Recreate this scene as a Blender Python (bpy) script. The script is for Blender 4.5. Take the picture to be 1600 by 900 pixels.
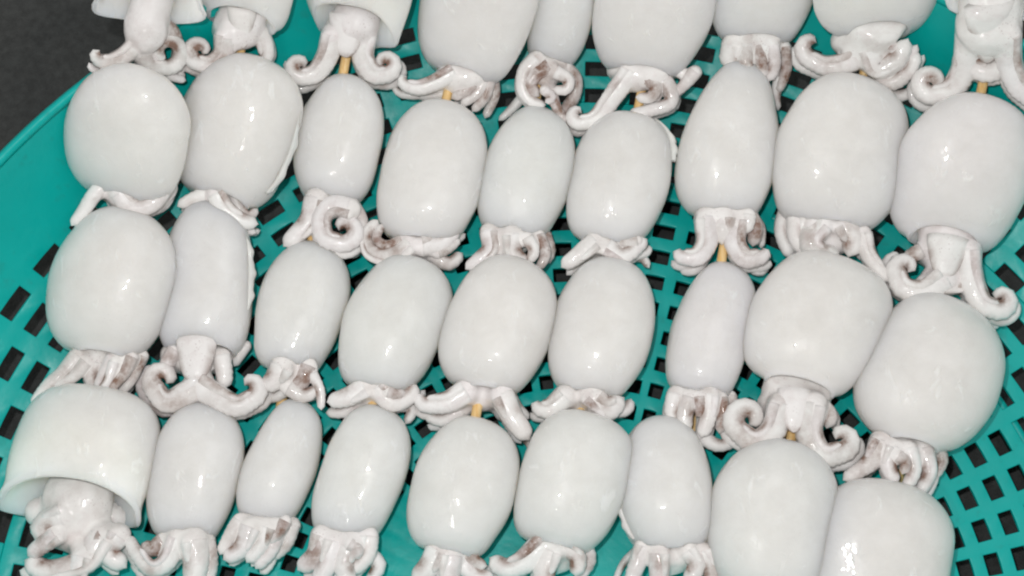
import bpy, bmesh, math, random
import numpy as np
from mathutils import Vector, noise

for o in list(bpy.data.objects):
    bpy.data.objects.remove(o, do_unlink=True)
scene = bpy.context.scene
COL = scene.collection
R = math.radians

# ------------------------------------------------------------------ camera
TILT, DIST, HFOV = R(18.0), 0.76, R(35.0)
cam_data = bpy.data.cameras.new('camera')
cam_data.sensor_width = 36.0
cam_data.lens = 18.0 / math.tan(HFOV / 2)
cam_data.clip_start, cam_data.clip_end = 0.01, 50.0
cam = bpy.data.objects.new('camera', cam_data)
COL.objects.link(cam)
CAM = Vector((0, -DIST * math.sin(TILT), DIST * math.cos(TILT)))
cam.location = CAM
cam.rotation_euler = (TILT, 0, 0)
scene.camera = cam

# ------------------------------------------------------------------ light: on-camera flash, market lamps, dim ambient
world = bpy.data.worlds.new('World')
scene.world = world
world.use_nodes = True
bg = world.node_tree.nodes['Background']
bg.inputs['Color'].default_value = (1.0, 0.99, 0.965, 1)
bg.inputs['Strength'].default_value = 0.42

def lamp(name, kind, loc, energy, size, color, target=(0, 0, 0)):
    d = bpy.data.lights.new(name, kind)
    d.energy, d.color = energy, color
    if kind == 'AREA':
        d.shape, d.size = 'DISK', size
    else:
        d.shadow_soft_size = size
    o = bpy.data.objects.new(name, d)
    COL.objects.link(o)
    o.location = loc
    o.rotation_euler = (Vector(target) - Vector(loc)).to_track_quat('-Z', 'Y').to_euler()
    return o

lamp('camera_flash', 'AREA', CAM + Vector((-0.045, 0.055, 0.03)), 2.2, 0.019, (1.0, 0.985, 0.97))
lamp('stall_lamp', 'AREA', (-0.35, -0.75, 1.5), 1.6, 0.10, (1.0, 0.96, 0.9))
lamp('stall_lamp', 'AREA', (0.55, 0.35, 1.6), 2.5, 0.9, (0.95, 0.98, 1.0))

scene.view_settings.view_transform = 'Standard'
scene.view_settings.look = 'None'
scene.view_settings.exposure = 0.0
scene.view_settings.gamma = 1.0
scene.render.engine = 'CYCLES'
scene.cycles.max_bounces = 6
scene.cycles.diffuse_bounces = 3
scene.cycles.glossy_bounces = 2
scene.cycles.transmission_bounces = 2
scene.cycles.caustics_reflective = False
scene.cycles.caustics_refractive = False
scene.cycles.filter_width = 2.2      # the photograph is a soft, small picture

# ------------------------------------------------------------------ helpers
FPX = 800.0 / math.tan(HFOV / 2)
S = 2 * DIST * math.tan(HFOV / 2) / 1600.0      # metres for one photograph pixel at the basket floor
_U = Vector((0, math.cos(TILT), math.sin(TILT)))
_F = Vector((0, math.sin(TILT), -math.cos(TILT)))
def at(x, y, z):
    d = Vector((1, 0, 0)) * (x - 800) - _U * (y - 450) + _F * FPX
    return CAM + d * ((z - CAM.z) / d.z)

def mesh_obj(name, verts, faces, mat, parent=None, smooth=True):
    me = bpy.data.meshes.new(name)
    me.from_pydata([tuple(v) for v in verts], [], faces)
    me.polygons.foreach_set('use_smooth', [smooth] * len(me.polygons))
    me.materials.append(mat)
    me.update()
    o = bpy.data.objects.new(name, me)
    COL.objects.link(o)
    if parent:
        o.parent = parent
        o.matrix_parent_inverse = parent.matrix_basis.inverted()
    return o

def empty(name, loc):
    o = bpy.data.objects.new(name, None)
    o.empty_display_size = 0.01
    o.location = loc
    COL.objects.link(o)
    return o

def set_attr(o, name, vals):
    at_ = o.data.attributes.new(name, 'FLOAT', 'POINT')
    at_.data.foreach_set('value', np.asarray(vals, dtype=np.float32))

# ------------------------------------------------------------------ materials
def new_mat(name):
    m = bpy.data.materials.new(name)
    m.use_nodes = True
    nt = m.node_tree
    b = nt.nodes['Principled BSDF']
    return m, nt, b

def N(nt, kind, **kw):
    n = nt.nodes.new(kind)
    for k, v in kw.items():
        if k.startswith('in_'):
            n.inputs[k[3:].replace('_', ' ')].default_value = v
        else:
            setattr(n, k, v)
    return n

def ramp(nt, pos, cols):
    n = nt.nodes.new('ShaderNodeValToRGB')
    el = n.color_ramp.elements
    while len(el) < len(pos):
        el.new(0.5)
    for e, p, c in zip(el, pos, cols):
        e.position = p
        e.color = c if len(c) == 4 else (*c, 1)
    return n

def flesh(name, base, alt, pig_col, rough, sss, bump_scale, bump_d, dots=0.0):
    m, nt, b = new_mat(name)
    L = nt.links
    tc = N(nt, 'ShaderNodeTexCoord')
    oi = N(nt, 'ShaderNodeObjectInfo')
    add = N(nt, 'ShaderNodeVectorMath', operation='ADD')
    L.new(tc.outputs['Object'], add.inputs[0])
    rnd = N(nt, 'ShaderNodeVectorMath', operation='SCALE')
    rnd.inputs[0].default_value = (3.1, 5.7, 1.3)
    L.new(oi.outputs['Random'], rnd.inputs['Scale'])
    L.new(rnd.outputs[0], add.inputs[1])
    n1 = N(nt, 'ShaderNodeTexNoise', in_Scale=38.0, in_Detail=3.0, in_Roughness=0.55)
    L.new(add.outputs[0], n1.inputs['Vector'])
    r1 = ramp(nt, (0.3, 0.72), (base, alt))
    L.new(n1.outputs['Fac'], r1.inputs['Fac'])
    tint = ramp(nt, (0.0, 0.35, 0.7, 1.0), ((0.98, 1.0, 0.985), (1.0, 0.99, 0.975), (0.995, 0.995, 0.985), (1.0, 0.98, 0.985)))
    L.new(oi.outputs['Random'], tint.inputs['Fac'])
    tm = N(nt, 'ShaderNodeMix', data_type='RGBA', blend_type='MULTIPLY')
    tm.inputs['Factor'].default_value = 1.0
    L.new(r1.outputs['Color'], tm.inputs['A']); L.new(tint.outputs['Color'], tm.inputs['B'])
    col = tm.outputs['Result']
    nm = N(nt, 'ShaderNodeTexNoise', in_Scale=95.0, in_Detail=6.0, in_Roughness=0.7, in_Distortion=0.3)
    L.new(add.outputs[0], nm.inputs['Vector'])
    rm = ramp(nt, (0.36, 0.66), ((0.925, 0.92, 0.915), (1.0, 1.0, 1.0)))
    L.new(nm.outputs['Fac'], rm.inputs['Fac'])
    tm2 = N(nt, 'ShaderNodeMix', data_type='RGBA', blend_type='MULTIPLY')
    tm2.inputs['Factor'].default_value = 1.0
    L.new(col, tm2.inputs['A']); L.new(rm.outputs['Color'], tm2.inputs['B'])
    col = tm2.outputs['Result']
    rc = ramp(nt, (0.35, 0.65), ((0.35, 0.35, 0.35), (1.0, 1.0, 1.0)))
    L.new(nm.outputs['Fac'], rc.inputs['Fac'])
    L.new(rc.outputs['Color'], b.inputs['Coat Weight'])
    scrap = None
    pg = N(nt, 'ShaderNodeAttribute', attribute_name='pig')
    n2 = N(nt, 'ShaderNodeTexNoise', in_Scale=210.0, in_Detail=4.0, in_Roughness=0.65)
    L.new(add.outputs[0], n2.inputs['Vector'])
    r2 = ramp(nt, (0.30, 0.60), ((0.30, 0.30, 0.30), (1.05, 1.05, 1.05)))
    L.new(n2.outputs['Fac'], r2.inputs['Fac'])
    mul = N(nt, 'ShaderNodeMath', operation='MULTIPLY', use_clamp=True)
    L.new(pg.outputs['Fac'], mul.inputs[0]); L.new(r2.outputs['Color'], mul.inputs[1])
    mix = N(nt, 'ShaderNodeMix', data_type='RGBA')
    L.new(mul.outputs[0], mix.inputs['Factor'])
    L.new(col, mix.inputs['A'])
    mix.inputs['B'].default_value = (*pig_col, 1)
    col = mix.outputs['Result']
    if name.startswith('mantle'):
        mp = N(nt, 'ShaderNodeMapping'); mp.inputs['Scale'].default_value = (1.0, 0.45, 1.0); mp.inputs['Rotation'].default_value = (0, 0, 0.6)
        L.new(add.outputs[0], mp.inputs['Vector'])
        ns = N(nt, 'ShaderNodeTexNoise', in_Scale=150.0, in_Detail=5.0, in_Roughness=0.6, in_Distortion=0.6)
        L.new(mp.outputs[0], ns.inputs['Vector'])
        rs_ = ramp(nt, (0.60, 0.70), ((0, 0, 0), (0.75, 0.75, 0.75)))
        L.new(ns.outputs['Fac'], rs_.inputs['Fac'])
        ms = N(nt, 'ShaderNodeMix', data_type='RGBA')
        L.new(rs_.outputs['Color'], ms.inputs['Factor']); L.new(col, ms.inputs['A'])
        ms.inputs['B'].default_value = (0.92, 0.92, 0.91, 1)
        scrap = rs_.outputs['Color']
        col = ms.outputs['Result']
        bl = N(nt, 'ShaderNodeAttribute', attribute_name='blush')
        nb2 = N(nt, 'ShaderNodeTexNoise', in_Scale=24.0, in_Detail=2.0)
        L.new(add.outputs[0], nb2.inputs['Vector'])
        mb = N(nt, 'ShaderNodeMath', operation='MULTIPLY', use_clamp=True)
        L.new(bl.outputs['Fac'], mb.inputs[0]); L.new(nb2.outputs['Fac'], mb.inputs[1])
        mz = N(nt, 'ShaderNodeMix', data_type='RGBA')
        L.new(mb.outputs[0], mz.inputs['Factor']); L.new(col, mz.inputs['A'])
        mz.inputs['B'].default_value = (0.87, 0.845, 0.82, 1)
        col = mz.outputs['Result']
    if not name.startswith('mantle'):      # faint mauve mottling of the skin on arms and head
        nv = N(nt, 'ShaderNodeTexNoise', in_Scale=130.0, in_Detail=5.0, in_Roughness=0.65, in_Distortion=0.5)
        L.new(add.outputs[0], nv.inputs['Vector'])
        rv = ramp(nt, (0.50, 0.72), ((0, 0, 0), (0.38, 0.38, 0.38)))
        L.new(nv.outputs['Fac'], rv.inputs['Fac'])
        mv = N(nt, 'ShaderNodeMix', data_type='RGBA')
        L.new(rv.outputs['Color'], mv.inputs['Factor']); L.new(col, mv.inputs['A'])
        mv.inputs['B'].default_value = (0.66, 0.56, 0.56, 1)
        col = mv.outputs['Result']
    if dots > 0:      # chromatophores: tiny mauve freckles
        vo = N(nt, 'ShaderNodeTexVoronoi', in_Scale=620.0)
        L.new(add.outputs[0], vo.inputs['Vector'])
        r3 = ramp(nt, (0.10, 0.26), ((1, 1, 1), (0, 0, 0)))
        L.new(vo.outputs['Distance'], r3.inputs['Fac'])
        n3 = N(nt, 'ShaderNodeTexNoise', in_Scale=70.0, in_Detail=2.0)
        L.new(add.outputs[0], n3.inputs['Vector'])
        r4 = ramp(nt, (0.46, 0.64), ((0, 0, 0), (dots, dots, dots)))
        L.new(n3.outputs['Fac'], r4.inputs['Fac'])
        mu = N(nt, 'ShaderNodeMath', operation='MULTIPLY')
        L.new(r3.outputs['Color'], mu.inputs[0]); L.new(r4.outputs['Color'], mu.inputs[1])
        mx = N(nt, 'ShaderNodeMix', data_type='RGBA')
        L.new(mu.outputs[0], mx.inputs['Factor'])
        L.new(col, mx.inputs['A'])
        mx.inputs['B'].default_value = (0.42, 0.33, 0.33, 1)
        col = mx.outputs['Result']
    L.new(col, b.inputs['Base Color'])
    b.inputs['Roughness'].default_value = rough
    b.subsurface_method = 'BURLEY'
    b.inputs['IOR'].default_value = 1.38
    b.inputs['Specular IOR Level'].default_value = 0.22
    b.inputs['Subsurface Weight'].default_value = sss
    b.inputs['Subsurface Radius'].default_value = (1.0, 0.85, 0.62)
    b.inputs['Subsurface Scale'].default_value = 0.030
    b.inputs['Coat Roughness'].default_value = 0.045
    b.inputs['Coat IOR'].default_value = 1.34
    nb = N(nt, 'ShaderNodeTexNoise', in_Scale=bump_scale, in_Detail=3.0, in_Roughness=0.5)
    L.new(add.outputs[0], nb.inputs['Vector'])
    bp = N(nt, 'ShaderNodeBump', in_Strength=1.0, in_Distance=bump_d)
    L.new(nb.outputs['Fac'], bp.inputs['Height'])
    nrm = bp.outputs['Normal']
    if scrap:
        b2 = N(nt, 'ShaderNodeBump', in_Strength=0.8, in_Distance=0.0005)
        L.new(scrap, b2.inputs['Height']); L.new(nrm, b2.inputs['Normal'])
        nrm = b2.outputs['Normal']
    L.new(nrm, b.inputs['Normal'])
    L.new(nrm, b.inputs['Coat Normal'])
    return m

PIG = (0.245, 0.152, 0.115)
M_MANTLE = flesh('mantle_flesh', (0.825, 0.812, 0.795), (0.87, 0.858, 0.845), PIG, 0.30, 1.0, 70.0, 0.0007, 0.10)
M_ARM = flesh('arm_flesh', (0.935, 0.925, 0.925), (0.955, 0.95, 0.955), PIG, 0.28, 0.0, 200.0, 0.0006, 0.18)
M_HEAD = flesh('head_flesh', (0.92, 0.90, 0.895), (0.95, 0.935, 0.935), PIG, 0.28, 0.0, 170.0, 0.0007, 0.5)
M_FIN = flesh('fin_flesh', (0.72, 0.75, 0.74), (0.82, 0.82, 0.80), PIG, 0.25, 0.0, 120.0, 0.0008, 0.0)

def plastic():
    m, nt, b = new_mat('teal_plastic')
    L = nt.links
    tc = N(nt, 'ShaderNodeTexCoord')
    n = N(nt, 'ShaderNodeTexNoise', in_Scale=14.0, in_Detail=5.0, in_Roughness=0.6)
    L.new(tc.outputs['Object'], n.inputs['Vector'])
    r = ramp(nt, (0.3, 0.7), ((0.001, 0.41, 0.38), (0.002, 0.465, 0.43)))
    L.new(n.outputs['Fac'], r.inputs['Fac'])
    n2 = N(nt, 'ShaderNodeTexNoise', in_Scale=160.0, in_Detail=3.0)
    L.new(tc.outputs['Object'], n2.inputs['Vector'])
    r2 = ramp(nt, (0.60, 0.72), ((0, 0, 0), (0.22, 0.22, 0.22)))
    L.new(n2.outputs['Fac'], r2.inputs['Fac'])
    mx = N(nt, 'ShaderNodeMix', data_type='RGBA')
    L.new(r2.outputs['Color'], mx.inputs['Factor'])
    L.new(r.outputs['Color'], mx.inputs['A'])
    mx.inputs['B'].default_value = (0.03, 0.19, 0.16, 1)
    L.new(mx.outputs['Result'], b.inputs['Base Color'])
    rr = ramp(nt, (0.3, 0.75), ((0.30, 0.30, 0.30), (0.48, 0.48, 0.48)))
    L.new(n2.outputs['Fac'], rr.inputs['Fac'])
    L.new(rr.outputs['Color'], b.inputs['Roughness'])
    b.inputs['Specular IOR Level'].default_value = 0.28
    bp = N(nt, 'ShaderNodeBump', in_Strength=0.6, in_Distance=0.0004)
    L.new(n2.outputs['Fac'], bp.inputs['Height'])
    L.new(bp.outputs['Normal'], b.inputs['Normal'])
    return m
M_TEAL = plastic()

def bamboo():
    m, nt, b = new_mat('bamboo')
    L = nt.links
    tc = N(nt, 'ShaderNodeTexCoord')
    mp = N(nt, 'ShaderNodeMapping')
    mp.inputs['Scale'].default_value = (900, 40, 900)
    L.new(tc.outputs['Object'], mp.inputs['Vector'])
    n = N(nt, 'ShaderNodeTexNoise', in_Scale=1.0, in_Detail=3.0)
    L.new(mp.outputs[0], n.inputs['Vector'])
    r = ramp(nt, (0.3, 0.7), ((0.80, 0.50, 0.18), (0.92, 0.68, 0.34)))
    L.new(n.outputs['Fac'], r.inputs['Fac'])
    L.new(r.outputs['Color'], b.inputs['Base Color'])
    b.inputs['Roughness'].default_value = 0.5
    return m
M_BAMBOO = bamboo()

def concrete():
    m, nt, b = new_mat('dark_concrete')
    L = nt.links
    tc = N(nt, 'ShaderNodeTexCoord')
    n = N(nt, 'ShaderNodeTexNoise', in_Scale=9.0, in_Detail=8.0, in_Roughness=0.65)
    L.new(tc.outputs['Object'], n.inputs['Vector'])
    r = ramp(nt, (0.32, 0.70), ((0.030, 0.033, 0.033), (0.060, 0.062, 0.060)))
    L.new(n.outputs['Fac'], r.inputs['Fac'])
    n2 = N(nt, 'ShaderNodeTexNoise', in_Scale=220.0, in_Detail=5.0, in_Roughness=0.7)
    L.new(tc.outputs['Object'], n2.inputs['Vector'])
    r2 = ramp(nt, (0.35, 0.75), ((0.75, 0.75, 0.75), (1.5, 1.5, 1.5)))
    L.new(n2.outputs['Fac'], r2.inputs['Fac'])
    mx = N(nt, 'ShaderNodeMix', data_type='RGBA', blend_type='MULTIPLY')
    mx.inputs['Factor'].default_value = 1.0
    L.new(r.outputs['Color'], mx.inputs['A']); L.new(r2.outputs['Color'], mx.inputs['B'])
    L.new(mx.outputs['Result'], b.inputs['Base Color'])
    b.inputs['Roughness'].default_value = 0.85
    bp = N(nt, 'ShaderNodeBump', in_Strength=0.8, in_Distance=0.002)
    L.new(n2.outputs['Fac'], bp.inputs['Height'])
    L.new(bp.outputs['Normal'], b.inputs['Normal'])
    return m
M_GROUND = concrete()

# ------------------------------------------------------------------ ground
GZ = -0.026
g = mesh_obj('ground', [(-4, -4, GZ), (4, -4, GZ), (4, 4, GZ), (-4, 4, GZ)], [(0, 1, 2, 3)], M_GROUND, smooth=False)
g['kind'] = 'structure'
g['label'] = 'dark grey concrete ground under and behind the basket'

# ------------------------------------------------------------------ basket
BC = Vector((0.031, -0.167, 0))
PROF = [(0.0, 0.0), (0.10, 0.0), (0.20, 0.0), (0.24, 0.0015), (0.265, 0.007), (0.285, 0.0155), (0.30, 0.0255),
        (0.311, 0.0370), (0.319, 0.0515), (0.325, 0.068)]
def cr(P, n=16):
    P = [np.array(p, float) for p in P]
    P = [2 * P[0] - P[1]] + P + [2 * P[-1] - P[-2]]
    out = []
    for i in range(1, len(P) - 2):
        a, b, c, d = P[i - 1:i + 3]
        for k in range(n):
            t = k / n
            out.append(0.5 * (2 * b + (c - a) * t + (2 * a - 5 * b + 4 * c - d) * t * t + (3 * b - a - 3 * c + d) * t ** 3))
    out.append(P[-2])
    return np.array(out)
prof = cr(PROF, 20)
arc = np.concatenate([[0], np.cumsum(np.linalg.norm(np.diff(prof, axis=0), axis=1))])
SURF = [float(v) for v in np.interp(np.arange(2000) / 5000.0, prof[:, 0], prof[:, 1])]
def surf(x, y):
    return SURF[min(1999, int(math.hypot(x - BC.x, y - BC.y) * 5000))]
def on(x, y, h):
    """point h above the basket surface, seen at photograph pixel x, y"""
    z = h
    for _ in range(14):
        P = at(x, y, z)
        z = 0.5 * z + 0.5 * (surf(P.x, P.y) + h)
    return at(x, y, z)
def prof_at(s):
    return np.interp(s, arc, prof[:, 0]), np.interp(s, arc, prof[:, 1])
NSEC = 76
PITCH = 0.0128
HOLE_END = 0.312

def polar(name, s_list, hole_rows, parent, thick=0.0028, bevel=True):
    """s_list: arclength breakpoints; hole_rows: indices of rows with openings"""
    A = []
    for j in range(NSEC):
        a0 = 2 * math.pi * j / NSEC
        w = 2 * math.pi / NSEC
        A += [a0 + w * 0.19, a0 + w * 0.50, a0 + w * 0.81]
    verts, faces = [], []
    na = len(A)
    for s in s_list:
        r, z = prof_at(s)
        for a in A:
            verts.append((BC.x + r * math.cos(a), BC.y + r * math.sin(a), z))
    for i in range(len(s_list) - 1):
        for k in range(na):
            if i in hole_rows and k % 3 in (0, 1):
                continue
            k2 = (k + 1) % na
            faces.append((i * na + k, i * na + k2, (i + 1) * na + k2, (i + 1) * na + k))
    o = mesh_obj(name, verts, faces, M_TEAL, parent)
    md = o.modifiers.new('thickness', 'SOLIDIFY'); md.thickness = thick; md.offset = 1
    if bevel:
        bv = o.modifiers.new('edges', 'BEVEL'); bv.width = 0.0005; bv.segments = 2; bv.limit_method = 'ANGLE'; bv.angle_limit = R(40)
        bv.harden_normals = False
    es = o.data
    return o

basket = empty('plastic_basket', (BC.x, BC.y, GZ))
basket['label'] = 'large round teal plastic basket with slotted floor and walls, holding all the cuttlefish skewers'
basket['category'] = 'basket'
s_list, holes = [0.0003, 0.02, 0.04, 0.06, 0.08], set()
s = 0.1064
FLOOR_S = 0.268
s_list.append(s)
while s < HOLE_END - 0.004:
    holes.add(len(s_list) - 1)
    s_list.append(s + PITCH * 0.52)
    s_list.append(s + PITCH)
    s += PITCH
cut = max(i for i, v in enumerate(s_list) if v < FLOOR_S and (i not in holes) and (i - 1) not in holes or i == 1)
cut = max(i for i in range(len(s_list)) if s_list[i] < FLOOR_S and i in holes)
fl = polar('floor', s_list[:cut + 1], {h for h in holes if h < cut}, basket)
wl = polar('wall', s_list[cut:] + list(np.linspace(s_list[-1], arc[-1], 9)[1:]), {h - cut for h in holes if h >= cut}, basket)
# rolled rim
def ring(name, pts, parent, n=180):
    verts, faces = [], []
    m = len(pts)
    for i in range(n):
        a = 2 * math.pi * i / n
        for r, z in pts:
            verts.append((BC.x + r * math.cos(a), BC.y + r * math.sin(a), z))
    for i in range(n):
        for k in range(m):
            i2, k2 = (i + 1) % n, (k + 1) % m
            faces.append((i * m + k, i2 * m + k, i2 * m + k2, i * m + k2))
    return mesh_obj(name, verts, faces, M_TEAL, parent)
r0, z0 = PROF[-1]
ring('rim', [(r0 - .0014, z0 - .0022), (r0 - .0010, z0 + .0002), (r0 + .0002, z0 + .0014), (r0 + .0016, z0 + .0013), (r0 + .0030, z0 - .0002), (r0 + .0048, z0 - .0030),
             (r0 + .0062, z0 - .0065), (r0 + .0068, z0 - .015), (r0 + .0050, z0 - .015), (r0 + .0040, z0 - .006), (r0 + .0020, z0 - .004)], basket)
ring('foot', [(0.222, -0.0026), (0.2255, -0.0026), (0.2275, GZ), (0.2235, GZ)], basket)

# ------------------------------------------------------------------ cuttlefish
def mm(v):
    return v * 0.001

def build_mantle(root, tip, hem, W, m=0.5, h=0.55, p=2.1, open_=False, flare=0.0, bend=0.0, seed=0, hz=None, pl=0.0, cut=6, lipk=1.0, sk=0.6):
    hz = hz or min(max(0.36 * W * S, 0.0135), 0.0200)
    zc = hz + 0.0012
    T, H = on(*tip, zc), on(*hem, zc)
    ax = (H - T); L = ax.length; ax.normalize()
    side = Vector((-ax.y, ax.x, 0)).normalized()            # screen right when the axis runs down the picture
    w2 = W * 0.483 * S * (CAM - (T + H) / 2).length / DIST
    def f(u):
        if u < m:
            t = u / m
            return max(0.0, 1 - (1 - t) ** p) ** (1 / p)
        t = (u - m) / (1 - m)
        if open_:
            return 1 - (1 - h) * t * t
        return (h - .2) + (1.2 - h) * math.sqrt(max(0, 1 - t ** 2.3 * 0.992))
    lift = 0.0                                  # ride up where the basket wall would cut the flank
    for u in (.15, .3, .5, .7, .85, 1.0):
        c = T.lerp(H, u)
        for sg in (-1, 1):
            q = c + side * sg * w2 * f(u) * 0.97
            lift = max(lift, surf(q.x, q.y) + 0.003 - c.z)
    if lift > 0:
        T, H = on(*tip, zc + lift), on(*hem, zc + lift * 0.25)
        ax = (H - T); L = ax.length; ax.normalize()
        side = Vector((-ax.y, ax.x, 0)).normalized()
    NR, NS = 46, 48
    rings = []
    for i in range(1, NR + 1):
        q = i / NR
        u = 0.5 - 0.5 * math.cos(math.pi * (q * 0.5)) if False else (q ** 1.6 if q < 0.5 else None)
        if u is None:
            a = 0.5 ** 1.6
            u = a + (1 - a) * ((q - .5) / .5) ** 0.92
        rings.append((u, f(u), 0.0))
    lip = [(1.0, 0.0011, -0.0005), (1.0, 0.0013, -0.0014), (1.0, 0.0004, -0.0022), (1.0, -0.0030, -0.0028), (1.0, -0.012, -0.0040), (1.0, -0.022, -0.0065)]
    verts = [tuple(T)]
    pig = [0.0]; blush = [0.0]
    rs = random.Random(seed)
    off = Vector((rs.uniform(-9, 9), rs.uniform(-9, 9), rs.uniform(-9, 9)))
    pl = pl + rs.uniform(-.05, .05); bend = bend + rs.uniform(-4, 4); sk = sk + rs.uniform(-.35, .35)
    def ring_pts(u, fw, du, dw):
        fl_ = flare * S * max(0, (u - 0.80) / 0.20) ** 2
        c = T + ax * (L * u + du) + side * (bend * S * math.sin(math.pi * u))
        hw = w2 * fw + fl_ + dw
        hh = hz * min(1.0, fw ** 0.93) + 0.35 * fl_ + dw
        if open_:
            hh *= 1 - 0.12 * max(0, (u - .6) / .4)
        for k in range(NS):
            a = 2 * math.pi * k / NS
            ca, sa = math.cos(a), math.sin(a)
            e = 0.90
            xx = math.copysign(abs(ca) ** e, ca)
            zz = math.copysign(abs(sa) ** e, sa) * (1.0 if sa > 0 else 0.86)
            cb = cut * S * max(0, sa) ** 1.2 * max(0, (u - 0.45) / 0.55) ** 1.6
            hv = hw if u >= 1 else hw * f(min(1, max(0, u + sk * ca * 0.5 * u * (1 - u)))) / max(fw, 1e-4)
            v = c - ax * cb + side * (xx * hv * (1 + pl * math.copysign(1, ca) * 0.5)) + Vector((0, 0, zz * hh))
            n_ = noise.noise(v * 20 + off) * 0.0030 + noise.noise(v * 60 + off) * 0.0008
            n_ *= min(1, fw * 1.2)
            if open_ or flare:
                n_ += 0.0013 * max(0, (u - 0.7) / 0.3) ** 2 * (math.sin(3 * a + seed) + 0.6 * math.sin(5 * a + 2.1 * seed))
            v = v + (side * ca + Vector((0, 0, sa))) * n_
            if sa < 0.1:
                v.z = max(v.z, min(c.z, surf(v.x, v.y) + 0.0006))
            verts.append(tuple(v))
            pig.append(0.06 * max(0, 1 - u / 0.12) + 0.0)
            blush.append(0.9 * max(0, (u - 0.62) / 0.38))
    for u, fw, _ in rings:
        ring_pts(u, fw, 0, 0)
    fe = f(1.0)
    for u, du, dw in lip:
        ring_pts(1.0, fe, du * lipk if du > -.005 else du, dw * lipk)
    nr = len(rings) + len(lip)
    verts.append(tuple(T + ax * (L - 0.026)))
    pig.append(0.0); blush.append(1.0)
    faces = [(0, 1 + (k + 1) % NS, 1 + k) for k in range(NS)]
    for i in range(nr - 1):
        for k in range(NS):
            k2 = (k + 1) % NS
            faces.append((1 + i * NS + k, 1 + i * NS + k2, 1 + (i + 1) * NS + k2, 1 + (i + 1) * NS + k))
    last = 1 + (nr - 1) * NS
    faces += [(last + k, last + (k + 1) % NS, len(verts) - 1) for k in range(NS)]
    o = mesh_obj('mantle', verts, faces, M_MANTLE, root)
    bm = bmesh.new(); bm.from_mesh(o.data); bmesh.ops.recalc_face_normals(bm, faces=bm.faces); bm.to_mesh(o.data); bm.free()
    o.data.polygons.foreach_set('use_smooth', [True] * len(o.data.polygons))
    set_attr(o, 'pig', pig); set_attr(o, 'blush', blush)
    return dict(T=T, H=H, ax=ax, side=side, L=L, w2=w2, hz=hz, zc=zc, f=f, bend=bend)

def build_fin(root, M, sgn, wid, u0, u1, seed):
    """thin wavy frill along one flank"""
    rs = random.Random(seed)
    ph = rs.uniform(0, 6)
    n, verts, faces = 40, [], []
    for i in range(n + 1):
        u = u0 + (u1 - u0) * i / n
        e = math.sin(math.pi * min(1, max(0, (i / n)))) ** 0.5
        c = M['T'] + M['ax'] * (M['L'] * u) + M['side'] * (M['bend'] * S * math.sin(math.pi * u))
        w = M['w2'] * M['f'](u)
        wv = 0.0005 * math.sin(i * 0.5 + ph) + 0.0002 * math.sin(i * 1.1 + ph)
        a = c + M['side'] * sgn * (w * 0.93); a.z = c.z + 0.004
        b = c + M['side'] * sgn * (w * 0.98 + wid * S * 0.6 * e); b.z = c.z + 0.0048 + wv * 0.4
        d = c + M['side'] * sgn * (w * 0.98 + wid * S * e + wv); d.z = c.z + 0.003 + wv * 0.6
        th = Vector((0, 0, 0.0007))
        verts += [a + th * 1.6, b + th, d + th * .5, d - th * .5, b - th, a - th * 1.6]
    for i in range(n):
        for k in range(6):
            k2 = (k + 1) % 6
            faces.append((i * 6 + k, i * 6 + k2, (i + 1) * 6 + k2, (i + 1) * 6 + k))
    faces += [tuple(range(6)), tuple(n * 6 + k for k in reversed(range(6)))]
    o = mesh_obj('fin', verts, faces, M_FIN, root)
    set_attr(o, 'pig', [0.0] * len(verts))

def a(*pts, r=13, e=4, z=19, z1=None, c=None, p=0.0, pi=1.0):
    return dict(pts=pts, r=r, e=e, z=z, z1=z1, c=c, p=p, pi=pi)

def arm_path(A):
    P = cr(A['pts'], 10) if len(A['pts']) > 1 else np.array(A['pts'], float)
    pts = [tuple(q) for q in P]
    if A['c']:
        d, rad, turns = A['c']
        (x1, y1), (x2, y2) = pts[-2], pts[-1]
        th = math.atan2(y2 - y1, x2 - x1)
        n = max(4, int(turns * 30))
        for i in range(n):
            rr = rad * (1 - 0.62 * i / n)
            dth = d * 2 * math.pi * turns / n
            th += dth
            x2 += math.cos(th) * rr * abs(dth); y2 += math.sin(th) * rr * abs(dth)
            pts.append((x2, y2))
    pts = np.array(pts)
    s = np.concatenate([[0], np.cumsum(np.linalg.norm(np.diff(pts, axis=0), axis=1))])
    n = max(10, int(s[-1] / 4.0))
    q = np.linspace(0, s[-1], n)
    X, Y = np.interp(q, s, pts[:, 0]), np.interp(q, s, pts[:, 1])
    z0 = A['z'] + (4.0 if A['z'] >= 16 else 1.0); z1 = A['z1'] if A['z1'] is not None else z0 - 2.0
    Z = z0 + (z1 - z0) * (q / s[-1]) ** 1.3
    return q / s[-1], s[-1], [on(x, y, mm(z)) for x, y, z in zip(X, Y, Z)]

def arm_radius(A, t):
    return 1.08 * S * (0.85 * A['e'] + 0.08 * A['r'] + (0.92 * A['r'] - 0.85 * A['e']) * (1 - t) ** 0.5)

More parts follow.
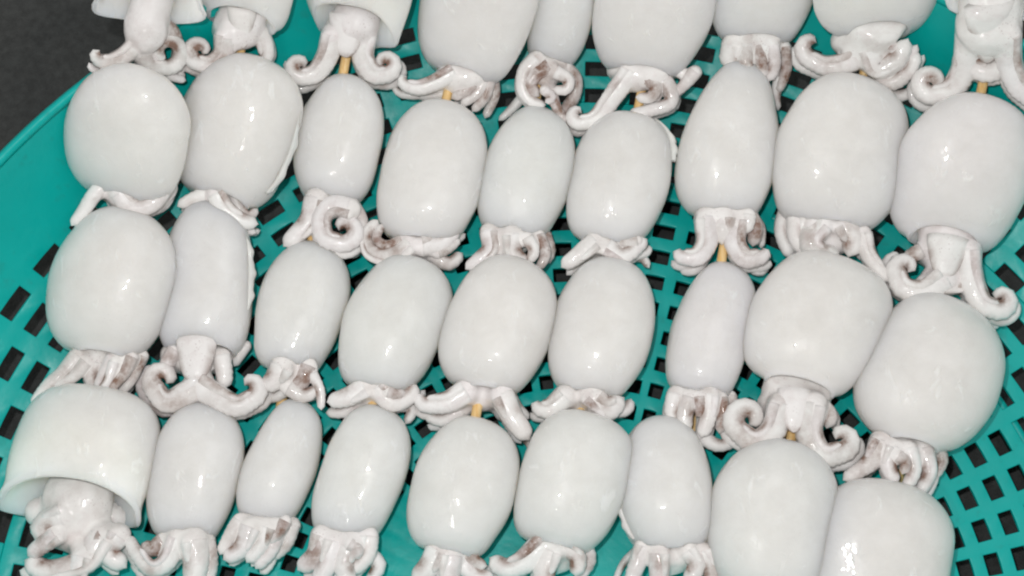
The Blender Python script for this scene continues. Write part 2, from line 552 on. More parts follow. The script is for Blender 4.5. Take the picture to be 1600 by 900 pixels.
def build_arm(root, A, seed):
    t, total, P = arm_path(A)
    n, NS = len(P), 14
    rs = random.Random(seed)
    A = dict(A, p=max(A['p'], 0.30 * rs.random() ** 1.4))
    off = Vector((rs.uniform(-9, 9), rs.uniform(-9, 9), 0))
    verts, pig, faces = [], [], []
    tang = [(P[min(i + 1, n - 1)] - P[max(i - 1, 0)]).normalized() for i in range(n)]
    # turning sense: +1 where the arm bends towards its screen-right side
    turn = []
    for i in range(n):
        k0, k1 = max(0, i - 3), min(n - 1, i + 3)
        turn.append(tang[k0].cross(tang[k1]).z)
    for i in range(n):
        up = Vector((0, 0, 1))
        sd = tang[i].cross(up); sd.normalize()
        nu = sd.cross(tang[i]).normalized()
        r = arm_radius(A, t[i])
        endf = (1 - t[i]) * total * S / max(r, 1e-5)
        if endf < 1.0:
            r *= math.sqrt(max(0.06, 1 - (1 - endf) ** 2))
        inner = -1 if turn[i] > 0 else 1          # +sd is the right-hand side of travel
        cv = min(1.0, abs(turn[i]) / 0.35)
        wob = 1 + 0.05 * noise.noise(P[i] * 160 + off)
        for k in range(NS):
            an = 2 * math.pi * k / NS
            ca, sa = math.cos(an), math.sin(an)
            outer = max(0, -ca * inner)
            sc = 1 + 0.05 * outer * math.sin(t[i] * total / 8.5 * 2 * math.pi)     # sucker row on the outer side
            v = P[i] + (sd * ca * 1.0 + nu * sa * 0.92) * r * wob * sc
            v.z = max(v.z, surf(v.x, v.y) + 0.0006)
            verts.append(tuple(v))
            g_ = min(1, 1.5 * max(0, ca * inner + 0.1)) * cv * A['pi'] * min(1, t[i] * 2.2)
            nz_ = noise.noise(Vector(v) * 95 + off) * 0.9 + 0.55
            pig.append(min(1, max(0, max(g_ * 1.05, 3.0 * A['p'] * (0.65 + 0.35 * sa) * nz_ * (0.35 + 0.65 * math.sin(math.pi * min(1, 0.12 + t[i])))))))
    for i in range(n - 1):
        for k in range(NS):
            k2 = (k + 1) % NS
            faces.append((i * NS + k, (i + 1) * NS + k, (i + 1) * NS + k2, i * NS + k2))
    verts.append(tuple(P[0])); pig.append(A['p'])
    verts.append(tuple(P[-1] + tang[-1] * arm_radius(A, 1) * 0.25)); pig.append(A['p'])
    faces += [(k, (k + 1) % NS, len(verts) - 2) for k in range(NS)]
    b = (n - 1) * NS
    faces += [(b + (k + 1) % NS, b + k, len(verts) - 1) for k in range(NS)]
    o = mesh_obj('arm', verts, faces, M_ARM, root)
    bm = bmesh.new(); bm.from_mesh(o.data); bmesh.ops.recalc_face_normals(bm, faces=bm.faces); bm.to_mesh(o.data); bm.free()
    o.data.polygons.foreach_set('use_smooth', [True] * len(o.data.polygons))
    set_attr(o, 'pig', pig)
    return o

def build_head(root, M, hd, arms, hp, seed, wide):
    """head, neck and the webbed roots of the arms grown into one surface"""
    bm = bmesh.new()
    def ball(c, rx, ry, rz):
        r = bmesh.ops.create_icosphere(bm, subdivisions=2, radius=1.0)
        for v in r['verts']:
            v.co = Vector((v.co.x * rx + c.x, v.co.y * ry + c.y, v.co.z * rz + c.z))
    x, y, rx, ry = hd[:4]
    c = on(x, y, mm(hd[4] if len(hd) > 4 else 14.5))
    ball(c, rx * S, ry * S, min(0.0112, 0.8 * max(rx, ry) * S))
    neck = M['H'] - M['ax'] * 0.008
    for k in range(1, 5):
        q = c.lerp(neck, k / 4); q.z -= 0.0006 * k
        fe = M['f'](1.0)
        lo = 1 - 0.5 * k / 4
        fe = max(fe, 0.55)
        rr = min(rx * S * 0.95, M['w2'] * fe * 0.92)
        ball(q, rr, rr, min(0.0100, M['hz'] * fe * 0.9) * (1.0 if wide else lo))
    for A in arms:
        t, total, P = arm_path(A)
        lim = 0.58
        last = None
        for ti, pi in zip(t, P):
            if ti > lim:
                break
            r = arm_radius(A, ti) * (1.10 - 0.42 * ti)
            if last is None or (pi - last).length > r * 0.5:
                ball(pi - Vector((0, 0, 0.0008)), r, r, r)
                last = pi
        # web towards the head
        p0 = P[0]
        for k in range(1, 4):
            q = c.lerp(p0, k / 4)
            rr = arm_radius(A, 0) * 1.0
            ball(q - Vector((0, 0, 0.001)), rr, rr, rr)
    me = bpy.data.meshes.new('head')
    bm.to_mesh(me); bm.free()
    o = bpy.data.objects.new('head', me)
    COL.objects.link(o)
    md = o.modifiers.new('grow', 'REMESH'); md.mode = 'VOXEL'; md.voxel_size = 0.0011
    sm = o.modifiers.new('soften', 'SMOOTH'); sm.factor = 0.5; sm.iterations = 10
    dg = bpy.context.evaluated_depsgraph_get()
    new = bpy.data.meshes.new_from_object(o.evaluated_get(dg))
    o.modifiers.clear()
    o.data = new
    new.name = 'head'
    new.materials.clear(); new.materials.append(M_HEAD)
    new.polygons.foreach_set('use_smooth', [True] * len(new.polygons))
    pig = []
    rs = random.Random(seed); off = Vector((rs.uniform(-9, 9), rs.uniform(-9, 9), 0))
    for v in new.vertices:
        pig.append(min(1, max(0, hp * (0.2 + 1.2 * noise.noise(v.co * 120 + off)))))
    set_attr(o, 'pig', pig)
    o.parent = root
    o.matrix_parent_inverse = root.matrix_basis.inverted()
    return o

def build_funnel(root, x0, y0, x1, y1, w0, w1, z0=20, z1=21):
    """the siphon: a soft tapering tongue that ends in a rounded, rolled mouth"""
    P0, P1 = on(x0, y0, mm(z0 + 5)), on(x1, y1, mm(z1 + 5.5))
    ax = P1 - P0; L = ax.length; ax.normalize()
    sd = ax.cross(Vector((0, 0, 1))).normalized(); nu = sd.cross(ax)
    prof_ = [(0, 1.0), (.2, 1.02), (.4, .98), (.6, .9), (.75, .8), (.86, .66), (.94, .46), (.985, .22)]
    NS, verts, faces, pig = 20, [], [], []
    verts.append(tuple(P0)); pig.append(0)
    for t, k_ in prof_:
        w = (w0 * (1 - t) + w1 * t) * 0.5 * S * (k_ / (1 - 0.0 * t))
        for k in range(NS):
            an = 2 * math.pi * k / NS
            v = P0 + ax * (L * t) + sd * math.cos(an) * w + nu * math.sin(an) * min(w * 0.55, 0.0055)
            verts.append(tuple(v))
            pig.append(0.6 * max(0, abs(math.cos(an)) - 0.6) / 0.4 * (t > .3) + 0.35 * (t > .9))
    verts.append(tuple(P1)); pig.append(0.1)
    faces = [(0, 1 + (k + 1) % NS, 1 + k) for k in range(NS)]
    for i in range(len(prof_) - 1):
        for k in range(NS):
            k2 = (k + 1) % NS
            faces.append((1 + i * NS + k, 1 + i * NS + k2, 1 + (i + 1) * NS + k2, 1 + (i + 1) * NS + k))
    b = 1 + (len(prof_) - 1) * NS
    faces += [(b + k, b + (k + 1) % NS, len(verts) - 1) for k in range(NS)]
    o = mesh_obj('funnel', verts, faces, M_HEAD, root)
    bm = bmesh.new(); bm.from_mesh(o.data); bmesh.ops.recalc_face_normals(bm, faces=bm.faces); bm.to_mesh(o.data); bm.free()
    o.data.polygons.foreach_set('use_smooth', [True] * len(o.data.polygons))
    set_attr(o, 'pig', pig)
    return o

CF = []
def cuttlefish(label, tip, hem, W, head, arms, funnel=None, fin=None, hp=0.15, **kw):
    CF.append((label, tip, hem, W, head, arms, funnel, fin, hp, kw))

#@@SPEC
# ---- top row
cuttlefish('cuttlefish at the left end of the top row, its hem gaping against the dark ground',
    (252, -190), (236, 14), 150, (228, 42, 34, 42),
    [a((218, 60), (200, 82), (176, 95), (160, 96), r=14, e=6, c=(1, 12, .45)),
     a((232, 48), (221, 76), (232, 102), (258, 106), r=14, e=6, c=(-1, 25, 1.0), p=.15),
     a((248, 34), (268, 48), (278, 76), (274, 104), (288, 122), r=11, e=4, z=15, p=.5),
     a((240, 95), (262, 116), (290, 126), r=9, e=4, z=16)],
    h=.86, open_=True, flare=16, hp=.25, cut=30, lipk=.9)
cuttlefish('second cuttlefish of the top row, skewer tip showing yellow between its arms',
    (402, -180), (378, 34), 172, (372, 44, 42, 36),
    [a((352, 55), (348, 84), (328, 100), (308, 97), r=16, e=6, c=(1, 17, .85)),
     a((396, 40), (411, 62), (416, 88), (402, 100), r=15, e=7, z=18),
     a((345, 98), (318, 113), (294, 108), r=9, e=5, z=13)],
    funnel=(378, 10, 378, 76, 46, 30), h=.8, cut=8)
cuttlefish('third cuttlefish of the top row, arms curled outward like a moustache beside bare teal wall',
    (578, -160), (553, 52), 172, (545, 50, 42, 34),
    [a((520, 55), (511, 88), (494, 113), (474, 120), r=18, e=7, c=(1, 15, .8)),
     a((570, 55), (567, 88), (583, 115), (602, 116), r=18, e=7, c=(-1, 15, .85)),
     a((500, 105), (476, 132), (455, 122), (446, 96), r=8, e=4, z=11),
     a((592, 124), (612, 122), (622, 98), r=9, e=5, z=12)],
    funnel=(545, 22, 540, 90, 62, 44), h=.8, open_=True, cut=30)
cuttlefish('large cuttlefish of the top row with four brown finger-like arms fanned to the right',
    (778, -130), (722, 118), 184, (722, 118, 46, 24),
    [a((710, 112), (682, 128), (655, 137), (636, 134), r=15, e=6, c=(1, 10, .45)),
     a((700, 145), (668, 150), (640, 142), r=10, e=5, z=14),
     a((752, 112), (732, 138), (706, 154), r=11, e=6, p=.45),
     a((760, 116), (746, 145), (720, 164), r=10, e=5, p=.3, z=18),
     a((766, 120), (757, 152), (738, 174), r=10, e=5, p=.45, z=17),
     a((768, 115), (772, 148), (758, 184), r=10, e=5, p=.5, z=15)],
    h=.6, hp=.35)
cuttlefish('narrow cuttlefish of the top row with a tangle of dark brown arms',
    (890, -120), (862, 104), 100, (860, 108, 34, 26),
    [a((838, 92), (820, 112), (818, 142), (834, 160), (852, 164), r=13, e=6),
     a((872, 100), (898, 122), (896, 152), (882, 176), (888, 204), r=12, e=5, p=.75, z=15),
     a((858, 104), (838, 116), (828, 134), (842, 150), r=13, e=7, p=.8, z=20),
     a((868, 112), (888, 124), (884, 140), (864, 140), r=10, e=6, p=.1, z=22),
     a((862, 142), (868, 164), (884, 192), r=9, e=4, p=.6, z=18),
     a((818, 150), (798, 172), (780, 188), r=8, e=4, z=9),
     a((850, 140), (862, 152), (852, 160), r=8, e=5, z=22)],
    h=.62, hp=.8)
cuttlefish('large cuttlefish of the top row with a hem flap and a fat arm curled left',
    (1042, -140), (1006, 116), 190, (992, 108, 48, 30),
    [a((985, 112), (958, 150), (932, 184), (908, 192), r=17, e=7, c=(1, 12, .7)),
     a((1012, 108), (1042, 132), (1048, 160), (1018, 172), (982, 180), r=13, e=7, z=18),
     a((1000, 118), (1024, 134), (1016, 152), (994, 152), r=11, e=6, p=.55, z=21),
     a((1086, 112), (1068, 134), (1050, 150), r=11, e=4, z=18)],
    h=.62, hp=.2)
cuttlefish('seventh cuttlefish of the top row, short brownish arms hanging over the narrow mantle below',
    (1208, -160), (1184, 66), 172, (1175, 72, 46, 22),
    [a((1145, 70), (1140, 90), (1140, 106), r=17, e=12, z=20),
     a((1166, 68), (1166, 104), (1182, 132), (1198, 128), r=12, e=6, p=.35, z=22),
     a((1184, 70), (1190, 96), (1194, 122), r=10, e=6, p=.5, z=21),
     a((1206, 70), (1210, 100), (1202, 126), r=11, e=6, p=.2, z=20),
     a((1226, 72), (1228, 108), (1216, 144), r=10, e=5, p=.6, z=15),
     a((1218, 120), (1212, 150), (1216, 172), r=9, e=4, p=.2, z=12)],
    h=.64, hp=.4)
cuttlefish('eighth cuttlefish of the top row, thick white arms sweeping out to both sides',
    (1388, -150), (1372, 50), 206, (1345, 64, 50, 28),
    [a((1348, 72), (1328, 96), (1292, 103), (1264, 92), r=18, e=8, c=(1, 19, .55)),
     a((1330, 104), (1300, 122), (1266, 112), r=11, e=6, z=13),
     a((1358, 76), (1370, 106), (1400, 94), (1418, 62), r=18, e=10, z=21),
     a((1362, 100), (1388, 128), (1418, 112), (1434, 82), r=15, e=8, z=16),
     a((1368, 122), (1396, 150), (1432, 142), r=11, e=6, z=12),
     a((1382, 62), (1396, 74), (1390, 82), r=9, e=6, z=22, p=.5)],
    h=.66, hp=.2)
cuttlefish('cuttlefish in the top right corner, tongue-like funnel above a yellow skewer',
    (1575, -230), (1549, 12), 165, (1545, 40, 52, 50),
    [a((1516, 55), (1508, 102), (1488, 138), (1460, 148), r=20, e=8, c=(1, 19, 1.0)),
     a((1574, 55), (1578, 100), (1594, 136), (1625, 160), r=20, e=10, c=(-1, 16, .6)),
     a((1508, 95), (1542, 112), (1580, 98), r=17, e=14, z=18)],
    funnel=(1546, 5, 1544, 98, 78, 46), h=.85, open_=True, cut=30)
# ---- second row
cuttlefish('egg-shaped cuttlefish at the left end of the second row, one arm tip on its mantle',
    (218, 106), (192, 312), 196, (200, 300, 40, 22),
    [a((160, 290), (146, 306), (130, 330), (112, 352), r=12, e=5, z=19),
     a((186, 300), (206, 324), (238, 318), (258, 294), r=15, e=8, z=24, z1=34, c=(-1, 14, .35)),
     a((196, 318), (226, 332), (256, 322), (270, 302), r=8, e=5, z=16),
     a((178, 295), (176, 315), (180, 330), r=10, e=6, z=15)],
    h=.56, hp=.1, bend=-4)
cuttlefish('broad pale cuttlefish second in the second row, thin fin along its right edge',
    (402, 92), (346, 312), 196, (345, 310, 38, 20),
    [a((328, 300), (302, 310), (278, 322), r=11, e=6),
     a((338, 302), (352, 326), (376, 344), (402, 350), r=15, e=8, z=22),
     a((366, 300), (372, 322), (388, 338), (402, 326), r=10, e=5, p=.55, z=19),
     a((372, 352), (392, 362), (406, 360), r=8, e=5, z=12)],
    fin=(1, 4, .1, .9), h=.58, hp=.3)
cuttlefish('slim cuttlefish third in the second row with one arm rolled into a round spiral',
    (542, 118), (516, 322), 142, (508, 318, 32, 28),
    [a((494, 312), (484, 345), (464, 366), (444, 384), r=18, e=9),
     a((546, 326), (518, 322), (502, 344), (508, 370), (530, 380), r=16, e=10, z=23, c=(-1, 21, .8)),
     a((548, 318), (564, 346), (562, 378), (546, 396), r=12, e=6, z=16)],
    h=.6, hp=.15)
cuttlefish('tall cuttlefish fourth in the second row with curled arms at both lower corners',
    (694, 160), (656, 380), 164, (650, 382, 38, 20),
    [a((640, 382), (612, 402), (580, 394), (571, 370), (590, 344), r=15, e=5),
     a((628, 376), (604, 384), (588, 372), (598, 350), r=9, e=4, p=.35, z=20),
     a((660, 384), (688, 380), (716, 358), r=15, e=8),
     a((672, 394), (700, 412), (722, 396), r=12, e=7, z=15),
     a((684, 394), (700, 388), (718, 374), r=9, e=5, p=.8, z=18)],
    h=.62, hp=.25, p=2.4)
cuttlefish('fifth cuttlefish in the second row, brown arms bunched at its lower right',
    (842, 168), (802, 372), 144, (800, 375, 36, 22),
    [a((764, 362), (766, 388), (750, 404), (728, 420), r=14, e=6, z=17),
     a((778, 368), (782, 390), (775, 404), r=11, e=8, z=18),
     a((800, 368), (802, 396), (824, 414), r=16, e=9, p=.12),
     a((824, 372), (834, 392), (826, 410), r=10, e=6, p=.25, z=21),
     a((842, 368), (852, 396), (842, 420), r=10, e=5, p=.65, z=17),
     a((852, 366), (860, 392), (852, 412), r=9, e=5, p=.5, z=13)],
    h=.62, hp=.35)
cuttlefish('boxy cuttlefish sixth in the second row with a fin lobe at its upper right corner',
    (992, 182), (944, 382), 158, (942, 388, 38, 18),
    [a((930, 378), (902, 400), (878, 417), r=15, e=8),
     a((948, 386), (974, 400), (1010, 374), r=14, e=7, z=19),
     a((996, 376), (975, 380), (958, 378), r=9, e=6, p=.6, z=20),
     a((930, 398), (960, 408), (1000, 402), (1014, 418), r=9, e=5, z=12),
     a((990, 400), (1010, 394), (1014, 384), r=8, e=5, z=14)],
    fin=(1, 9, .02, .30), h=.64, hp=.3, p=2.7)
cuttlefish('pear-shaped cuttlefish seventh in the second row, arms hooked beside a yellow skewer',
    (1158, 92), (1128, 342), 160, (1128, 352, 34, 26),
    [a((1104, 342), (1104, 378), (1090, 400), (1070, 402), r=18, e=9, c=(1, 11, .35)),
     a((1104, 394), (1086, 420), (1062, 422), r=11, e=6, z=13),
     a((1152, 344), (1148, 378), (1164, 403), (1186, 402), r=18, e=9, c=(-1, 11, .35)),
     a((1172, 338), (1180, 356), (1176, 384), r=12, e=8, p=.75, z=17),
     a((1170, 336), (1168, 350), (1164, 364), r=11, e=8, z=23),
     a((1160, 404), (1184, 424), (1200, 416), r=9, e=5, z=12),
     a((1130, 340), (1129, 362), (1128, 380), r=20, e=15, z=19)],
    h=.62, m=.62, p=1.85, hp=.15)
cuttlefish('very large cuttlefish eighth in the second row, layered white arms folded under its hem',
    (1320, 118), (1300, 356), 216, (1290, 362, 54, 24),
    [a((1232, 322), (1222, 362), (1236, 402), r=13, e=8, z=15),
     a((1246, 330), (1246, 374), (1272, 400), r=16, e=9, z=18),
     a((1284, 350), (1266, 376), (1284, 398), (1310, 394), r=20, e=12, z=20),
     a((1318, 350), (1332, 376), (1326, 400), r=18, e=11, z=20),
     a((1348, 366), (1356, 396), (1374, 422), (1388, 440), r=14, e=6, z=19),
     a((1268, 352), (1276, 362), (1290, 368), r=10, e=8, z=23, p=.4)],
    h=.62, hp=.15, bend=6)
cuttlefish('big cuttlefish at the right end of the second row, curled arms over the teal holes',
    (1536, 152), (1476, 380), 218, (1480, 396, 50, 32),
    [a((1474, 436), (1442, 456), (1412, 450), (1400, 428), r=20, e=8, z=20, c=(1, 15, .7)),
     a((1440, 392), (1424, 400), (1412, 412), r=12, e=8, z=17, p=.3),
     a((1512, 392), (1516, 432), (1532, 472), (1556, 484), r=20, e=8, z=20, c=(-1, 16, .8)),
     a((1448, 446), (1480, 444), (1512, 446), (1536, 482), r=17, e=12, z=18),
     a((1512, 470), (1538, 502), (1562, 508), r=10, e=6, z=12)],
    funnel=(1482, 372, 1474, 436, 66, 44, 22, 23), h=.72, hp=.2, cut=18)
# ---- third row
cuttlefish('oval cuttlefish at the left end of the third row, straight stringy arms trailing down left',
    (194, 326), (158, 556), 200, (160, 562, 48, 22),
    [a((122, 556), (100, 582), (74, 604), (50, 632), r=13, e=4, z=18),
     a((134, 566), (112, 590), (84, 606), r=11, e=4, z=20),
     a((152, 566), (142, 590), (152, 612), r=12, e=7, z=18),
     a((176, 556), (162, 582), (150, 608), r=9, e=4, p=.25, z=22),
     a((190, 560), (176, 588), (164, 612), r=10, e=5, p=.6, z=20),
     a((206, 558), (194, 584), (176, 606), (172, 632), r=9, e=3, p=.65, z=23),
     a((220, 556), (206, 590), (184, 618), r=11, e=5, p=.5, z=17),
     a((178, 566), (166, 598), (150, 616), r=8, e=4, p=.05, z=24)],
    h=.56, hp=.45)
cuttlefish('shiny cuttlefish second in the third row, wide open hem with arms spread like a moustache',
    (324, 314), (320, 552), 152, (306, 556, 58, 32),
    [a((314, 600), (288, 616), (260, 628), (240, 606), r=18, e=8, z=20, c=(1, 19, .75)),
     a((308, 600), (336, 618), (370, 634), (396, 622), r=19, e=8, z=20, c=(-1, 17, .6)),
     a((346, 556), (350, 580), (352, 606), r=13, e=10, z=18),
     a((276, 548), (264, 564), (256, 578), r=13, e=9, z=18, p=.25),
     a((384, 540), (374, 556), (366, 572), r=9, e=4, z=12)],
    funnel=(308, 526, 304, 598, 62, 48, 21, 23), fin=(1, 7, .25, .75), h=.80, hp=.3, cut=10)
cuttlefish('slim cuttlefish third in the third row, short pinkish brown arms below it',
    (494, 378), (452, 582), 138, (448, 586, 34, 20),
    [a((442, 574), (430, 592), (412, 608), r=18, e=9),
     a((482, 572), (470, 598), (448, 606), r=13, e=7, p=.55, z=18),
     a((452, 606), (476, 618), (498, 606), r=12, e=6, z=17, p=.1),
     a((488, 584), (500, 610), (502, 640), r=8, e=4, z=18),
     a((448, 608), (428, 620), (406, 618), r=10, e=5, z=13, p=.5)],
    h=.62, hp=.35)
cuttlefish('leaning cuttlefish fourth in the third row, pale arms folded at both lower corners',
    (645, 402), (584, 614), 164, (580, 614, 36, 18),
    [a((570, 606), (544, 620), (512, 628), r=16, e=8),
     a((562, 630), (538, 643), (510, 645), r=11, e=5, z=14),
     a((590, 606), (612, 628), (638, 620), (650, 602), r=16, e=8),
     a((606, 612), (620, 616), (632, 612), r=8, e=6, p=.4, z=23),
     a((628, 630), (644, 640), (634, 662), r=9, e=5, z=13)],
    h=.6, hp=.25, p=2.3)
cuttlefish('round cuttlefish fifth in the third row above a thick yellow skewer tip',
    (798, 402), (758, 612), 178, (752, 620, 34, 18),
    [a((728, 612), (700, 628), (668, 632), r=18, e=8, c=(1, 11, .45)),
     a((722, 640), (692, 656), (664, 648), r=12, e=7, z=14),
     a((700, 656), (682, 666), (668, 664), r=8, e=5, z=9),
     a((784, 618), (800, 650), (826, 686), r=18, e=10, z=20),
     a((796, 616), (808, 636), (826, 654), r=9, e=5, p=.5, z=14),
     a((812, 676), (826, 690), (824, 700), r=9, e=5, z=10)],
    h=.56, hp=.12)
cuttlefish('sixth cuttlefish in the third row with a bright scratch-like sheen across its middle',
    (960, 405), (916, 618), 162, (912, 626, 38, 18),
    [a((882, 620), (860, 638), (846, 638), r=17, e=9, c=(1, 9, .35)),
     a((908, 640), (884, 646), (870, 650), r=9, e=6, z=13),
     a((922, 618), (946, 642), (974, 622), r=17, e=9),
     a((936, 618), (950, 628), (962, 622), r=9, e=6, p=.6, z=23),
     a((956, 642), (978, 640), (986, 624), r=11, e=6, z=14)],
    h=.62, hp=.2, p=2.3)
cuttlefish('narrow cuttlefish seventh in the third row, beside the open teal gap, dark arms hanging down',
    (1132, 410), (1096, 620), 130, (1100, 626, 40, 20),
    [a((1056, 616), (1050, 640), (1052, 660), r=13, e=8, z=17),
     a((1078, 622), (1070, 648), (1072, 674), r=13, e=8),
     a((1092, 620), (1094, 640), (1088, 650), r=9, e=6, p=.75, z=21),
     a((1110, 618), (1106, 652), (1096, 682), r=14, e=8),
     a((1126, 622), (1130, 650), (1124, 676), r=11, e=7, p=.7, z=17),
     a((1142, 618), (1140, 650), (1134, 672), r=9, e=5, p=.5, z=14),
     a((1096, 682), (1122, 696), (1150, 690), r=11, e=6, z=13)],
    h=.7, hp=.5)
cuttlefish('widest cuttlefish, eighth in the third row, with a round spiral arm and freckled head',
    (1296, 400), (1248, 604), 226, (1240, 634, 58, 36),
    [a((1220, 634), (1208, 672), (1180, 690), (1154, 674), r=19, e=10, z=20, c=(1, 23, .85)),
     a((1270, 634), (1264, 676), (1284, 710), (1316, 706), r=21, e=8, z=20, c=(-1, 18, .7)),
     a((1236, 690), (1262, 716), (1300, 728), (1336, 716), r=9, e=5, z=11),
     a((1284, 636), (1296, 650), (1292, 668), r=13, e=9, z=17, p=.3)],
    funnel=(1242, 610, 1240, 676, 52, 34, 21, 22), h=.66, p=2.4, hp=.4, cut=9)
cuttlefish('round cuttlefish at the right end of the third row beside the square basket holes',
    (1470, 462), (1424, 694), 216, (1410, 700, 46, 24),
    [a((1376, 690), (1360, 722), (1318, 750), r=16, e=5, z=18),
     a((1398, 700), (1388, 726), (1400, 756), r=14, e=8, z=20),
     a((1420, 700), (1428, 734), (1414, 766), r=12, e=6, z=21),
     a((1444, 700), (1452, 738), (1436, 772), r=13, e=6, z=18),
     a((1464, 696), (1472, 720), (1458, 748), r=10, e=5, p=.55, z=14),
     a((1402, 712), (1416, 722), (1410, 740), r=9, e=6, p=.6, z=23)],
    h=.52, hp=.25)
# ---- bottom row
cuttlefish('wide cuttlefish in the bottom left corner with a thick rolled hem gaping open',
    (152, 606), (114, 806), 220, (118, 818, 58, 28, 11),
    [a((62, 800), (96, 786), (136, 792), r=20, e=16, z=12, p=.12), a((128, 794), (166, 802), (196, 822), r=20, e=14, z=12, p=.1),
     a((98, 806), (72, 818), (56, 842), r=20, e=12, z=19, p=.1),
     a((88, 836), (66, 852), (44, 868), r=14, e=8, z=20, p=.6),
     a((160, 840), (132, 878), (78, 892), (40, 876), r=20, e=10, z=17),
     a((184, 836), (168, 862), (196, 886), r=17, e=11, z=18),
     a((150, 838), (172, 846), (196, 840), r=11, e=8, z=20, p=.6),
     a((130, 870), (120, 905), (128, 930), r=17, e=8, z=18)],
    h=1.0, p=3.0, flare=17, hp=.3, m=.5, cut=50, lipk=1.0)
cuttlefish('glossy cuttlefish second in the bottom row with a bright round flash highlight',
    (318, 628), (292, 846), 142, (288, 852, 38, 24),
    [a((276, 842), (262, 876), (236, 888), (212, 862), (200, 838), r=15, e=5, z=20),
     a((256, 846), (238, 858), (222, 850), r=13, e=8, z=18, p=.7),
     a((270, 880), (236, 904), (206, 878), r=10, e=5, z=14),
     a((302, 846), (306, 880), (300, 915), r=20, e=12, z=20),
     a((322, 846), (328, 880), (322, 912), r=13, e=7, z=16, p=.15)],
    h=.66, hp=.25)
cuttlefish('small leaning cuttlefish third in the bottom row, stringy arms trailing down left',
    (466, 624), (412, 818), 122, (404, 824, 38, 20),
    [a((376, 814), (360, 838), (344, 866), r=12, e=6, z=17),
     a((392, 824), (378, 856), (350, 874), r=15, e=8, z=19),
     a((416, 824), (408, 850), (386, 878), r=14, e=8, z=18),
     a((432, 822), (424, 856), (400, 888), r=13, e=7, z=16),
     a((446, 814), (436, 832), (418, 848), r=9, e=5, z=20, p=.55),
     a((456, 820), (446, 850), (424, 872), r=12, e=6, z=15, p=.2),
     a((428, 866), (418, 886), (408, 896), r=8, e=5, z=11)],
    h=.66, hp=.3)
cuttlefish('long leaning cuttlefish fourth in the bottom row, pale arms spread against the teal gap',
    (592, 634), (534, 846), 144, (528, 852, 42, 22),
    [a((504, 838), (494, 868), (466, 890), r=17, e=9, z=18),
     a((522, 846), (510, 884), (494, 912), r=16, e=9, z=19),
     a((548, 848), (538, 880), (546, 915), r=17, e=10, z=19),
     a((576, 838), (572, 868), (548, 894), r=14, e=8, z=18),
     a((546, 850), (560, 860), (552, 872), r=9, e=6, z=23, p=.3),
     a((580, 868), (592, 884), (576, 910), r=11, e=6, z=14)],
    h=.62, hp=.2)
cuttlefish('plump cuttlefish fifth in the bottom row, standing between two teal gaps',
    (742, 652), (704, 866), 180, (702, 872, 42, 22),
    [a((684, 862), (668, 888), (646, 908), r=18, e=10, z=19),
     a((704, 868), (700, 905), (702, 940), r=18, e=10, z=19),
     a((730, 866), (746, 880), (760, 884), r=10, e=7, z=18, p=.6),
     a((716, 876), (744, 898), (772, 904), r=14, e=8, z=16)],
    h=.58, hp=.25)
cuttlefish('boxy cuttlefish sixth in the bottom row, one long arm reaching left across the gap',
    (918, 646), (868, 856), 184, (862, 866, 42, 22),
    [a((852, 848), (824, 874), (792, 888), (766, 872), r=20, e=7, z=18),
     a((862, 862), (850, 896), (852, 930), r=18, e=10, z=19),
     a((884, 852), (902, 872), (900, 900), r=14, e=8, z=20, p=.1),
     a((914, 850), (920, 876), (904, 904), r=11, e=6, z=15, p=.65)],
    h=.62, p=2.6, hp=.25)
cuttlefish('seventh cuttlefish in the bottom row, leaning right with a thin fin on its left edge',
    (1028, 650), (1052, 862), 154, (1048, 872, 42, 22),
    [a((1006, 854), (996, 880), (984, 912), r=14, e=7, z=17, p=.1),
     a((1030, 866), (1030, 900), (1026, 930), r=16, e=9, z=19),
     a((1074, 860), (1088, 882), (1074, 912), r=14, e=8, z=19, p=.1),
     a((1098, 862), (1112, 890), (1108, 920), r=14, e=8, z=17),
     a((992, 862), (974, 880), (960, 908), r=6, e=3, z=6)],
    fin=(-1, 7, .35, .9), h=.7, hp=.3)
cuttlefish('large glossy cuttlefish eighth in the bottom row, cut by the lower edge, biggest flash highlight',
    (1230, 688), (1190, 930), 206, (1186, 950, 46, 24),
    [a((1160, 944), (1140, 975), (1110, 985), r=18, e=8), a((1186, 950), (1184, 990), (1176, 1020), r=18, e=9),
     a((1212, 944), (1232, 975), (1258, 980), r=18, e=8)],
    h=.6)
cuttlefish('broad cuttlefish in the bottom right corner with a blunt sloping top',
    (1376, 750), (1362, 985), 238, (1348, 1005, 46, 24),
    [a((1320, 1000), (1300, 1030), (1270, 1040), r=18, e=8), a((1348, 1005), (1344, 1045), (1336, 1075), r=18, e=9),
     a((1374, 1000), (1394, 1030), (1420, 1036), r=18, e=8)],
    h=.6, p=2.3)

def rs_k(k, j):
    return random.Random(k * 7 + j).uniform(-1, 1)
def companion(A, k):
    """the next arm lying under and beside a thick one"""
    P = np.array(A['pts'], float)
    d = np.gradient(P, axis=0); d /= np.linalg.norm(d, axis=1)[:, None] + 1e-6
    rt = np.stack([-d[:, 1], d[:, 0]], 1)              # right-hand side on screen
    sgn = -A['c'][0] if A['c'] else (1 if rt[-1, 1] > 0 else -1)
    w = np.linspace(0.25, 1.0, len(P))[:, None]
    Q = P + rt * sgn * A['r'] * 0.85 * w
    Q = Q + np.array([rs_k(k, 1), rs_k(k, 2)]) * 3.0
    c = (A['c'][0], A['c'][1] + A['r'] * 0.7, A['c'][2] * 0.55) if A['c'] else None
    return dict(pts=tuple(map(tuple, Q)), r=A['r'] * 0.60, e=A['e'] * 0.6, z=A['z'] - 5, z1=None, c=c, p=max(A['p'] * .5, 0.22 + 0.2 * rs_k(k, 3)), pi=.7)
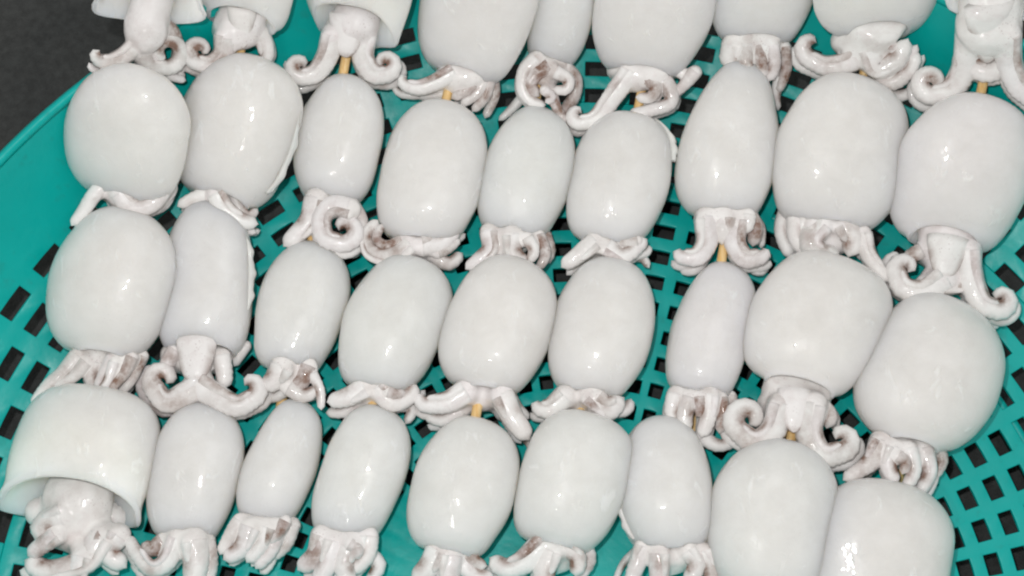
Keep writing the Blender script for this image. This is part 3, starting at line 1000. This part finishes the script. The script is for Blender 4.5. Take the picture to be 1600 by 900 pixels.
def strand(A, k):
    """a thin arm lying on top of a thick one, ending sooner"""
    P = np.array(A['pts'], float)
    d = np.gradient(P, axis=0); d /= np.linalg.norm(d, axis=1)[:, None] + 1e-6
    rt = np.stack([-d[:, 1], d[:, 0]], 1)
    sgn = A['c'][0] if A['c'] else (1 if rs_k(k, 4) > 0 else -1)
    Q = P + rt * sgn * A['r'] * 0.55
    Q = Q[:max(2, len(Q) - 1)] if A['c'] is None else Q
    return dict(pts=tuple(map(tuple, Q)), r=A['r'] * 0.42, e=2.0, z=A['z'] + A['r'] * 0.24, z1=None, c=None, p=0.25 + 0.25 * rs_k(k, 5), pi=.8)
for i in range(len(CF)):
    ar = CF[i][5]
    base_ = list(ar)
    ar += [companion(A, k + i * 9) for k, A in enumerate(base_) if A['r'] >= 11 and A['z'] >= 16 and len(A['pts']) >= 3]
    ar += [strand(A, k + i * 9) for k, A in enumerate(base_) if A['r'] >= 14 and A['z'] >= 17 and len(A['pts']) >= 3]

for i, (label, tip, hem, W, head, arms, funnel, fin, hp, kw) in enumerate(CF):
    base = on((tip[0] + hem[0]) / 2, (tip[1] + hem[1]) / 2, 0.0006)
    root = empty('cuttlefish', base)
    root['label'] = label
    root['category'] = 'cuttlefish'
    root['group'] = 'white cuttlefish threaded on skewers in the basket'
    M = build_mantle(root, tip, hem, W, seed=i + 11, **kw)
    build_head(root, M, head, arms, hp, i, kw.get('cut', 0) > 10)
    for k, A in enumerate(arms):
        build_arm(root, A, i * 20 + k)
    if funnel:
        build_funnel(root, *funnel)
    if fin:
        build_fin(root, M, *fin, i)

# ------------------------------------------------------------------ skewers
SK = [('leftmost', (252, 0), -0.17), ('second from left', (373, 100), -0.12), ('third from left', (537, 110), -0.187),
      ('fourth from left', (638, 402), -0.24), ('middle', (742, 657), -0.19), ('fourth from right', (906, 650), -0.19),
      ('third from right', (1128, 403), -0.17), ('second from right', (1292, 405), -0.2), ('rightmost', (1532, 148), -0.213)]
def build_skewer(nm, p, sl):
    y0, y1 = -150, 825
    z = 0.0190
    P0, P1 = on(p[0] + sl * (y0 - p[1]), y0, z), on(p[0] + sl * (y1 - p[1]), y1, z)
    d = (P1 - P0).normalized(); sd = Vector((-d.y, d.x, 0))
    n, NS = 40, 8
    verts, faces = [], []
    for i in range(n + 1):
        t = i / n
        y = y0 + (y1 - y0) * t
        c = on(p[0] + sl * (y - p[1]), y, z - 0.008 * min(1, max(0, (y - {'third from left': 460, 'third from right': 470, 'rightmost': 520}.get(nm, 2000)) / 90)))
        k_ = 1.0 if t < 0.95 else max(0.12, (1 - t) / 0.05)
        for k in range(NS):
            an = 2 * math.pi * (k + .5) / NS
            verts.append(c + (sd * math.cos(an) * 0.0024 + Vector((0, 0, math.sin(an) * 0.0018))) * k_)
    for i in range(n):
        for k in range(NS):
            k2 = (k + 1) % NS
            faces.append((i * NS + k, i * NS + k2, (i + 1) * NS + k2, (i + 1) * NS + k))
    faces += [tuple(range(NS)), tuple(n * NS + k for k in reversed(range(NS)))]
    o = mesh_obj('bamboo_skewer', verts, faces, M_BAMBOO)
    o['label'] = {'middle': 'middle one of the nine yellow bamboo skewers, threaded through four cuttlefish'}.get(
        nm, nm + ' of the nine yellow bamboo skewers, threaded through four cuttlefish')
    o['category'] = 'skewer'
    o['group'] = 'bamboo skewers'
for s_ in SK:
    build_skewer(*s_)
